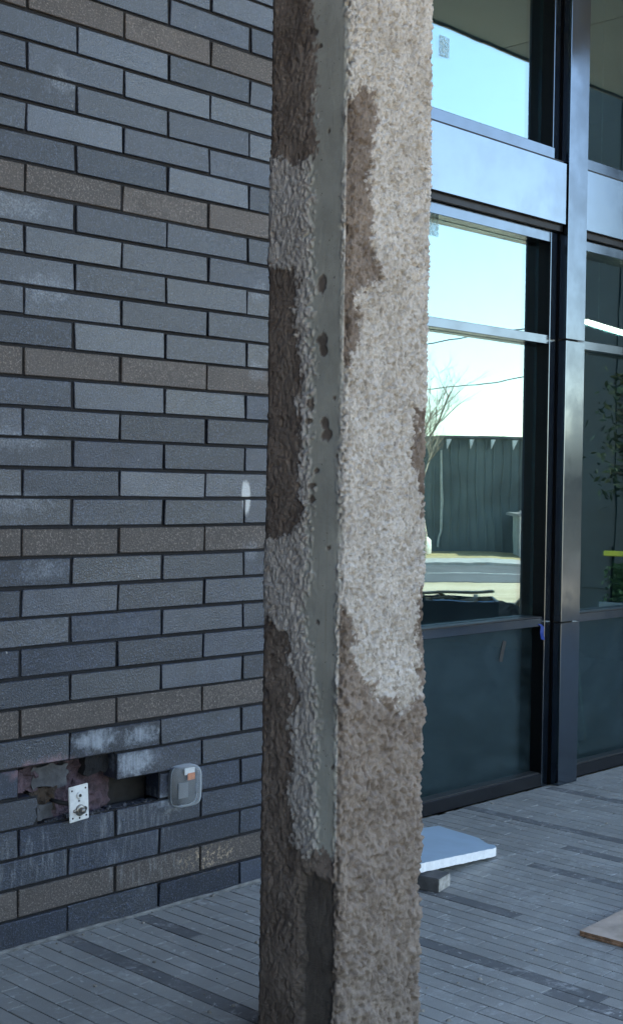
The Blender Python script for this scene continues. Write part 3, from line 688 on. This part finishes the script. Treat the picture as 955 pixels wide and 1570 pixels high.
rbox('cover', 3.2525, .449, .066, .078, ((-.004, 0), (-.020, 0), (-.036, .0015), (-.046, .005), (-.053, .011), (-.057, .019), (-.0585, .030), (-.0590, .050)), g.m, bx_)
bm = bmesh.new(); rim = []
for k in range(40):
    t = 2 * math.pi * k / 40; c_, s_ = math.cos(t), math.sin(t)
    rim.append((3.2525 + .064 * math.copysign(abs(c_) ** .45, c_), -.016, .449 + .076 * math.copysign(abs(s_) ** .45, s_)))
tube(bm, rim + [rim[0]], .0024, 6); obj('rim', bm, simple('frosted_rim', (.34, .37, .39), .3), bx_, True)
box('label', 3.250, 3.300, -.0225, -.0205, .488, .514, M_WHITE, bx_, .002); box('label', 3.262, 3.298, -.0262, -.0240, .468, .494, M_ORANGE, bx_, .002)
box('socket', 3.225, 3.275, -.0165, -.0125, .40, .46, simple('socket_grey', (.16, .17, .18), .5), bx_, .002)

# ------------------------------------------------------------------ loose things on the paving
fo = empty('foam_board', (4.3, -.45, 0)); tag(fo, 'pale blue foam board with white broken edges on the paving by the column', 'foam board')
def slab(name, poly, zt, th, mt, ms, parent=None, bev=0.0):
    """flat board: outline poly (counter-clockwise), top height function zt, thickness th; top and sides differ in material"""
    bm = bmesh.new(); T = [bm.verts.new((x, y, zt(x, y))) for x, y in poly]; B = [bm.verts.new((x, y, zt(x, y) - th)) for x, y in poly]
    f = bm.faces.new(T); bm.faces.new(B[::-1]).material_index = 1
    for i in range(len(poly)): bm.faces.new((T[i], B[i], B[(i + 1) % len(poly)], T[(i + 1) % len(poly)])).material_index = 1
    bmesh.ops.recalc_face_normals(bm, faces=bm.faces[:])
    o = obj(name, bm, mt, parent); o.data.materials.append(ms); return o
def ragged(poly, step, amp, seed, skip=()):
    rr = random.Random(seed); out = []
    for i, (a, b) in enumerate(zip(poly, poly[1:] + poly[:1])):
        a, b = Vector(a), Vector(b); n = max(1, int((b - a).length / step)); d = (b - a).normalized(); nn = Vector((d.y, -d.x))
        for k in range(n):
            p = a.lerp(b, k / n)
            if k and i not in skip: p = p + nn * rr.uniform(-amp, amp)
            out.append((p.x, p.y))
    return out
fp = ragged([(3.95, -.515), (4.60, -.458), (4.628, -.448), (4.662, -.412), (4.650, -.392), (4.671, -.352), (4.72, -.285), (4.77, -.02), (4.22, .0 - .05), (3.92, -.30)], .02, .0022, 5)
slab('board', fp, lambda x, y: .1 - .093 * (x - 4.075), .036, M_FOAM, M_FOAMEDGE, fo)
bk = empty('concrete_block', (4.11, -.45, 0)); tag(bk, 'small dark block propping up the foam board', 'block')
RB = Matrix.Translation((4.064, -.589, 0)) @ Matrix.Rotation(math.radians(14), 4, 'Z')
bm = bmesh.new(); bx(bm, 0, .108, 0.003, .30, .001, .056, RB); bmesh.ops.bevel(bm, geom=bm.edges[:], offset=.003, segments=2, affect='EDGES'); bmesh.ops.recalc_face_normals(bm, faces=bm.faces[:]); obj('body', bm, M_BLOCK, bk)
bm = bmesh.new(); bx(bm, .003, .105, 0, .0028, .004, .053, RB); bmesh.ops.recalc_face_normals(bm, faces=bm.faces[:]); obj('pale_end', bm, M_BLOCKE, bk)  # paler plate over one end of the block
py = empty('plywood_offcut', (4.3, -1.5, 0)); tag(py, 'stained plywood offcut lying on the paving at the right edge', 'plywood')
ppoly = ragged([(4.052, -1.9), (4.95, -1.95), (4.98, -1.19), (4.040, -1.243)], .05, .0015, 9)
slab('face_veneer', ppoly, lambda x, y: .021, .006, M_PLY, M_PLYE, py)
slab('core', [(4.3 + (x - 4.3) * .996, y) for x, y in ppoly], lambda x, y: .0148, .006, M_PLYE, M_PLYE, py); slab('back_veneer', ppoly, lambda x, y: .0086, .006, M_PLY, M_PLYE, py)

# ------------------------------------------------------------------ the street that the glass mirrors
def wallbox(name, N0, N1, T0, T1, z0, z1, m, parent):
    V = [tuple(nt2(a, b, c)) for c in (z0, z1) for a in (N0, N1) for b in (T0, T1)]
    return arr(name, V, [(0, 1, 3, 2)[::-1], (4, 5, 7, 6), (0, 1, 5, 4), (2, 6, 7, 3), (0, 4, 6, 2), (1, 3, 7, 5)][:6], m, parent)
bd = empty('dark_shed_building', tuple(nt2(60, 8, ZR))); tag(bd, 'long dark ribbed metal building across the street, mirrored in the glass', 'building')
M_SIDE = simple('dark_siding', (.115, .135, .125), .6, var=.35, scale=.45)
wallbox('wall', 58.6, 72, -30, 24, ZR - .2, 3.86, M_SIDE, bd)
for k in range(135):
    t = -30 + k * .4
    o = wallbox('rib', 58.53, 58.598, t, t + .06, ZR - .2, 3.80, M_SIDE, bd) if k == 0 else bd_rib.copy()
    if k == 0: bd_rib = o
    else:
        COL.objects.link(o); d = nt2(0, k * .4); o.location = (d.x, d.y, 0); o.parent = bd; o.matrix_parent_inverse = bd_rib.matrix_parent_inverse
wallbox('roof', 58.4, 72.2, -30.2, 24.2, 3.862, 3.97, simple('roof_edge', (.10, .105, .10), .6), bd)
M_OFFWHITE = simple('off_white_finish', (.62, .61, .57), .5)
for k in range(-6, 4):  # row of white wedges along the top of the wall
    t = 12.26 + k * 1.02 - .0
    tt = 11.28 + k * 1.01
    V = [tuple(nt2(N, tt + a, z)) for N in (58.22, 58.52) for a, z in ((-.09, 3.80), (.15, 3.80), (-.05, 3.36))]
    arr('white_wedge', V, [(0, 1, 2), (5, 4, 3), (0, 3, 4, 1), (1, 4, 5, 2), (2, 5, 3, 0)], M_OFFWHITE, bd)
bm = bmesh.new(); tube(bm, [nt2(58.42, 9.93, 3.3), nt2(58.42, 9.93, -.5), nt2(58.42, 9.85, -.75), nt2(58.42, 9.8, -1.2)], .05, 8); obj('conduit', bm, simple('pale_conduit', (.42, .42, .36), .5), bd)
sh = empty('small_shed', tuple(nt2(56, 14, ZR))); tag(sh, 'small pale shed before the dark building, mirrored beside the mullion', 'shed')
M_SHED = simple('shed_siding', (.42, .44, .38), .7)
wallbox('wall', 55.2, 57.4, 13.10, 16.6, ZR - .1, .38, M_SHED, sh)
V = [tuple(nt2(N, T, z)) for N in (54.9, 57.7) for T, z in ((12.9, .36), (16.8, .80), (16.8, .92), (12.9, .48))]
arr('roof', V, [(0, 1, 2, 3), (7, 6, 5, 4), (0, 4, 5, 1), (1, 5, 6, 2), (2, 6, 7, 3), (3, 7, 4, 0)], simple('shed_roof', (.30, .29, .27), .6), sh)
wallbox('corner_post', 54.98, 55.19, 13.0, 13.16, ZR - .1, .62, M_OFFWHITE, sh); wallbox('notice', 55.15, 55.195, 13.3, 13.55, -.05, .25, simple('red_notice', (.30, .06, .05), .6), sh)
tk = empty('white_tank', tuple(nt2(54.5, 9, ZR))); tag(tk, 'white plastic tank on the verge across the street, mirrored beside the column', 'tank')
bm = bmesh.new(); c0 = nt2(55.5, 8.75, ZR + .1)
tube(bm, [c0, c0 + Vector((0, 0, .05)), c0 + Vector((0, 0, .62)), c0 + Vector((0, 0, .76)), c0 + Vector((0, 0, .80))], [.40, .44, .44, .32, .08], 20); obj('shell', bm, M_OFFWHITE, tk, True)
bm = bmesh.new(); tube(bm, [c0 + Vector((0, 0, .78)), c0 + Vector((0, 0, .88))], .12, 12); obj('cap', bm, M_OFFWHITE, tk, True)

# trees
def branch_tree(name, base, h, seed, label, spread=.55, twig=4):
    rr = random.Random(seed); t = empty(name, base); tag(t, label, 'tree'); m = simple('bark_' + str(seed), (.30, .25, .19), .9, var=.3, scale=5)
    bt = bmesh.new(); bb = bmesh.new()
    def grow(p, d, L, r, lv, bm):
        pts = [p]; dd = d.copy(); n = 5
        for i in range(n):
            dd = (dd + Vector((rr.uniform(-1, 1), rr.uniform(-1, 1), rr.uniform(-.4, .7))) * .16).normalized(); pts.append(pts[-1] + dd * L / n)
        tube(bm, pts, [r * (1 - .6 * i / n) for i in range(n + 1)], 7 if lv < 2 else 4)
        if lv < twig:
            for k in range(11 if lv == 0 else 6):
                f_ = rr.uniform(.35, 1.0) if lv else rr.uniform(.3, 1.0); i = min(n - 1, int(f_ * n)); q = pts[i].lerp(pts[i + 1], f_ * n - i)
                side = Vector((rr.uniform(-1, 1), rr.uniform(-1, 1), rr.uniform(.0, .7))).normalized()
                grow(q, (dd * (1 - spread) + side * spread).normalized(), L * rr.uniform(.42, .62), r * .42 * (1.1 - .4 * f_), lv + 1, bb)
    grow(Vector(base), Vector((0, 0, 1)), h * .62, h * .02, 0, bt)
    obj('trunk', bt, m, t, True); obj('branches', bb, m, t); return t
branch_tree('bare_tree', tuple(nt2(51.7, 8.45, ZR)), 9.2, 12, 'leafless tree before the dark building, mirrored beside the column', .62, 4)

def leafy_tree(name, base, h, rad, z0, seed, label, cols, nleaf, cat='tree', group=None, conifer=True):
    rr = np.random.default_rng(seed); t = empty(name, base); tag(t, label, cat, group)
    bm = bmesh.new(); B = Vector(base); tube(bm, [B + Vector((0, 0, -.3)), B + Vector((.05, 0, h * .4)), B + Vector((0, .05, h * .92))], [h * .022, h * .015, h * .004], 9)
    ends = []
    for k in range(150):
        f_ = rr.uniform(z0 / h, .96); a = rr.uniform(0, 6.28); R = rad * (1 - f_) ** .6 * 1.15 * rr.uniform(.7, 1.05) if conifer else rad * max(.05, 1 - abs((f_ - .52) / .50) ** 4) ** .6 * rr.uniform(.45, 1.0)
        p0 = B + Vector((0, 0, f_ * h - .1 * R)); p1 = B + Vector((math.cos(a) * R, math.sin(a) * R, f_ * h - (.15 if conifer else -.2) * R))
        tube(bm, [p0, p0.lerp(p1, .5) + Vector((0, 0, .06 * R)), p1], [h * .004, h * .003, h * .0012], 4); ends.append((p0, p1))
    obj('trunk', bm, simple('bark_' + str(seed), (.10, .075, .055), .9, var=.3, scale=6), t, True)
    V = np.zeros((nleaf * 4, 3)); C = np.zeros(nleaf)
    ncl = 2200; cl = []
    for k in range(ncl):
        zf = rr.uniform(z0, h * .98); a = rr.uniform(0, 6.28); q = math.sqrt(rr.uniform(0, 1)) * rad * max(.05, 1 - abs((zf / h - .5) / .5) ** 5) ** .6
        cl.append((B.x + q * math.cos(a), B.y + q * math.sin(a), B.z + zf))
    cl = np.array(cl); csz = rr.uniform(.10, .22, ncl)
    idx = rr.integers(0, ncl, nleaf); ctr = cl[idx] + rr.normal(0, 1, (nleaf, 3)) * csz[idx][:, None] * (1, 1, .7)
    d = rr.normal(0, 1, (nleaf, 3)); d /= np.linalg.norm(d, axis=1)[:, None]; e = np.cross(d, rr.normal(0, 1, (nleaf, 3))); e /= np.linalg.norm(e, axis=1)[:, None]
    L = rr.uniform(.04, .075, nleaf)[:, None]; W = L * .42
    V[0::4] = ctr - d * L; V[1::4] = ctr + e * W; V[2::4] = ctr + d * L; V[3::4] = ctr - e * W
    me = bpy.data.meshes.new('crown'); n4 = nleaf * 4; me.vertices.add(n4); me.vertices.foreach_set('co', V.ravel().astype(np.float32)); me.loops.add(n4); me.loops.foreach_set('vertex_index', np.arange(n4, dtype=np.int32))
    me.polygons.add(nleaf); me.polygons.foreach_set('loop_start', np.arange(0, n4, 4, dtype=np.int32)); me.polygons.foreach_set('loop_total', np.full(nleaf, 4, dtype=np.int32)); me.update(calc_edges=True)
    g = NG('leaves_' + str(seed)); P = g.pos(); c = g.mix(g.mr(g.noise(P, 3, 3), .35, .65), cols[0], cols[1]); g.out(c, .6, 0); me.materials.append(g.m); link('crown', me, t)
    return t
# dark wing added to keep the reflection in the right panes dark
fw = empty('added_dark_wing', (16.6, -2.6, 0)); tag(fw, 'dark clad wing added to darken the reflection in the panes right of the mullion', 'building')
M_CLAD = simple('dark_cladding', (.034, .040, .042), .55, var=.45, scale=.9)
M_DGL = simple('dark_window', (.012, .016, .018), .08, var=.2, scale=2)
box('wall', 15.62, 17.6, -5.72, .36, -.06, 8.3, M_CLAD, fw)
for k in range(10):
    box('cladding_board', 15.59, 15.6195, -5.72 + k * .6, -5.72 + k * .6 + .585, .25, 8.28, M_CLAD, fw, .004)
for z0, z1 in ((1.0, 2.5), (3.2, 4.6)):
    for y0 in (-4.95, -3.4, -1.85):
        f_ = box('window', 15.55, 15.588, y0, y0 + 1.1, z0, z1, M_ALU_D, fw, .004); box('pane', 15.54, 15.549, y0 + .06, y0 + 1.04, z0 + .06, z1 - .06, M_DGL, f_)
box('parapet', 15.5, 17.7, -5.8, .36, 8.301, 8.45, M_FASCIA, fw)
leafy_tree('climbing_shrub', (15.35, -4.75, 0), 3.1, .28, 1.5, 3, 'loose yellowish shrub growing up the dark wing, mirrored in the right pane', ((.05, .065, .02), (.14, .15, .05)), 700, 'shrub', conifer=False)
hd = empty('hedge', (15.3, -4.3, 0)); tag(hd, 'low green hedge at the foot of the dark wing', 'hedge')
rr = np.random.default_rng(8); nl = 9000; ct = np.stack([15.28 + rr.normal(0, .09, nl), rr.uniform(-4.95, -2.6, nl), rr.uniform(.08, .60, nl)], 1); dd = rr.normal(0, 1, (nl, 3)); dd /= np.linalg.norm(dd, axis=1)[:, None]; ee = np.cross(dd, rr.normal(0, 1, (nl, 3))); ee /= np.linalg.norm(ee, axis=1)[:, None]
HV = np.stack([ct - dd * .035, ct + ee * .018, ct + dd * .035, ct - ee * .018], 1).reshape(-1, 3)
arr('foliage', [tuple(v) for v in HV], [(4 * k, 4 * k + 1, 4 * k + 2, 4 * k + 3) for k in range(nl)], simple('hedge_leaf', (.12, .20, .06), .6, var=.4, scale=9), hd)
box('planter', 15.05, 15.5, -5.0, -2.55, -.03, .12, M_CONC, hd, .01)

# overhead wires on wooden poles
def pole(base, h, label):
    t = empty('utility_pole', base); tag(t, label, 'utility pole', 'utility poles along the street'); B = Vector(base)
    bm = bmesh.new(); tube(bm, [B + Vector((0, 0, -.5)), B + Vector((0, 0, h))], [.16, .11], 10); obj('shaft', bm, M_WOOD, t, True)
    bm = bmesh.new(); bx(bm, -.9, .9, -.06, .06, -.06, .06, Matrix.Translation(B + Vector((0, 0, h - .5))) @ Matrix.Rotation(.8, 4, 'Z')); obj('crossarm', bm, M_WOOD, t)
def wire(a, b, sag, label):
    a, b = Vector(a), Vector(b); bm = bmesh.new()
    tube(bm, [a.lerp(b, k / 24) - Vector((0, 0, sag * 4 * (k / 24) * (1 - k / 24))) for k in range(25)], .022, 5); tag(obj('overhead_wire', bm, M_BLACK), label, 'wire')
def wline(pa, pb, ea, eb):
    (Na, Ta), (Nb, Tb) = pa, pb; f_ = lambda s: (Na + (Nb - Na) * s, Ta + (Tb - Ta) * s)
    return f_(ea), f_(eb)
a, b = wline((47.5, 8.2), (44.6, 9.7), -7, 11)
pole(tuple(nt2(*a, ZR)), 8.9, 'wooden utility pole at the far end of the upper wire'); pole(tuple(nt2(*b, ZR)), 8.9, 'wooden utility pole at the near end of the upper wire')
wire(nt2(*a, 7.35), nt2(*b, 7.35), .35, 'upper overhead wire crossing the mirrored sky')
a, b = wline((57.5, 9.3), (49.5, 12.6), -2, 4)
pole(tuple(nt2(*a, ZR)), 8.0, 'wooden utility pole at the far end of the lower wire'); pole(tuple(nt2(*b, ZR)), 8.0, 'wooden utility pole at the near end of the lower wire')
wire(nt2(*a, 6.4), nt2(*b, 6.4), .4, 'lower overhead wire crossing the mirrored sky')

# builders' rubbish at the edge of the paving
bn = empty('rubbish_bin', (12.3, -5.4, -.05)); tag(bn, 'low dark open rubbish box at the paving edge, mirrored above the low transom', 'rubbish box')
M_BIN = simple('dark_bin', (.045, .047, .05), .6)
MB_ = Matrix.Translation((12.33, -5.35, -.06)) @ Matrix.Rotation(math.radians(48), 4, 'Z')
for a in ((-.55, .55, -.40, -.37), (-.55, .55, .37, .40), (-.55, -.52, -.369, .369), (.52, .55, -.369, .369)):
    bm = bmesh.new(); bx(bm, *a, 0, .34, MB_); obj('side', bm, M_BIN, bn)
bm = bmesh.new(); bx(bm, -.519, .519, -.369, .369, .0, .03, MB_); obj('bottom', bm, M_BIN, bn)
bm = bmesh.new()
for k in range(16):
    rr = random.Random(40 + k); c = MB_ @ Vector((rr.uniform(-.42, .42), rr.uniform(-.28, .28), rr.uniform(.26, .36))); d = Vector((rr.uniform(-1, 1), rr.uniform(-1, 1), rr.uniform(-.1, .35))).normalized()
    bx(bm, -.03, .03, -.01, .01, -rr.uniform(.12, .35), rr.uniform(.1, .3), Matrix.Translation(c) @ d.to_track_quat('Z', 'Y').to_matrix().to_4x4())
tag(obj('timber_scraps', bm, M_WOOD), 'heap of timber scraps in the rubbish box', 'timber', kind='stuff')
tag(plank('timber_offcut', (12.0, -5.75, .33), (12.75, -5.02, .36), .14, .025, M_WOOD), 'timber offcut lying across the rubbish box', 'timber')
bm = bmesh.new(); bx(bm, -.36, .36, -.13, .13, 0, .02, Matrix.Translation((12.36, -5.12, .155)) @ Matrix.Rotation(math.radians(45), 4, 'Z') @ Matrix.Rotation(math.radians(-48), 4, 'X')); tag(obj('board_offcut', bm, M_FOAM), 'pale blue board offcut leaning on the rubbish box', 'board')
tag(plank('timber_prop', (14.05, -5.75, -.05), (14.5, -5.35, .62), .07, .05, M_WOOD), 'dark timber leaning beyond the rubbish box, mirrored by the mullion', 'timber')
def mound(name, c, r, h, m, seed, label):
    n = 26; V = []; F = []
    for j in range(n):
        for i in range(n):
            x, y = (i / (n - 1) * 2 - 1), (j / (n - 1) * 2 - 1); q = max(0, 1 - x * x - y * y)
            V.append((c[0] + x * r, c[1] + y * r, c[2] - .03 + h * q ** .8 * (1 + .5 * float(fbm(np.array(x * 4.), np.array(y * 4.), np.array(seed * 1.), seed)))))
    for j in range(n - 1):
        for i in range(n - 1): F.append((j * n + i, j * n + i + 1, (j + 1) * n + i + 1, (j + 1) * n + i))
    tag(arr(name, V, F, m, None, True), label, 'dirt')
mound('dirt_mound', (13.5, -5.35, -.06), .62, .22, M_DIRT, 4, 'low heap of brown dirt beyond the rubbish box')
bm = bmesh.new()
for k in range(5):
    rr = random.Random(k); p = Vector((11.95 + .05 * k, -5.75 + .03 * k, .2)); pts = [p]
    dd = Vector((rr.uniform(-.5, .5), rr.uniform(-.5, .5), 1)).normalized()
    for i in range(12): dd = (dd + Vector((rr.uniform(-1, 1), rr.uniform(-1, 1), rr.uniform(-1.0, .7))) * .35).normalized(); pts.append(pts[-1] + dd * .055)
    tube(bm, pts, .008, 5)
tag(obj('wire_tangle', bm, M_BLACK), 'tangle of wire sticking out of the rubbish box', 'wire')
yb = empty('yellow_rail', (15.2, -4.4, 0)); tag(yb, 'yellow rail over the hedge, mirrored in the right pane', 'rail')
box('rail', 15.02, 15.08, -4.93, -2.6, .72, .79, simple('yellow_paint', (.75, .60, .03), .5), yb, .01)
for y_ in (-4.9, -3.9, -2.8): box('post', 15.085, 15.13, y_, y_ + .05, -.03, .84, M_BLACK, yb, .004)

# crumbs of mortar and coating on the paving and on the ledge of the hole
def crumbs(name, spots, m, parent=None, seed=1):
    rr = random.Random(seed); V = []; F = []
    for (x, y, z, r) in spots:
        s = len(V); k = 6
        for q in range(k): a = 6.283 * q / k; V.append((x + r * rr.uniform(.5, 1.1) * math.cos(a), y + r * rr.uniform(.5, 1.1) * math.sin(a), z))
        for q in range(k): a = 6.283 * q / k; V.append((x + r * .6 * rr.uniform(.5, 1.1) * math.cos(a), y + r * .6 * rr.uniform(.5, 1.1) * math.sin(a), z + r * rr.uniform(.4, .9)))
        for q in range(k): F.append((s + q, s + (q + 1) % k, s + k + (q + 1) % k, s + k + q))
        F.append(tuple(s + k + q for q in range(k)))
    return arr(name, V, F, m, parent)
rr = random.Random(77); sp = []
for k in range(330):
    x = rr.uniform(1.4, 7.5); y = rr.uniform(-2.6, .19 if x > 4.62 else -.02)
    if rr.random() < .35: x = 2.8 + rr.gauss(0, .35); y = -1.25 + rr.gauss(0, .35)
    if rr.random() < .22: y = -rr.random() ** 2 * .12 - .015; x = rr.uniform(1.5, 4.5)
    if 2.58 < x < 3.0 and -1.43 < y < -1.07: continue
    if y > (.19 if x > 4.62 else -.014): continue
    sp.append((x, y, .0008, rr.choice((.002, .003, .003, .004, .006, .009))))
tag(crumbs('mortar_crumbs', sp, simple('crumb', (.25, .23, .20), .95, var=.4, scale=20)), 'loose crumbs of mortar and coating scattered over the paving', 'crumbs', kind='stuff')
sp = [(rr.uniform(2.66, 3.14), rr.uniform(.01, .06), 4 * BH - .006, rr.choice((.004, .006, .008, .011))) for k in range(70)]
tag(crumbs('rubble', sp, M_GREYB, wall, 5), kind='stuff')
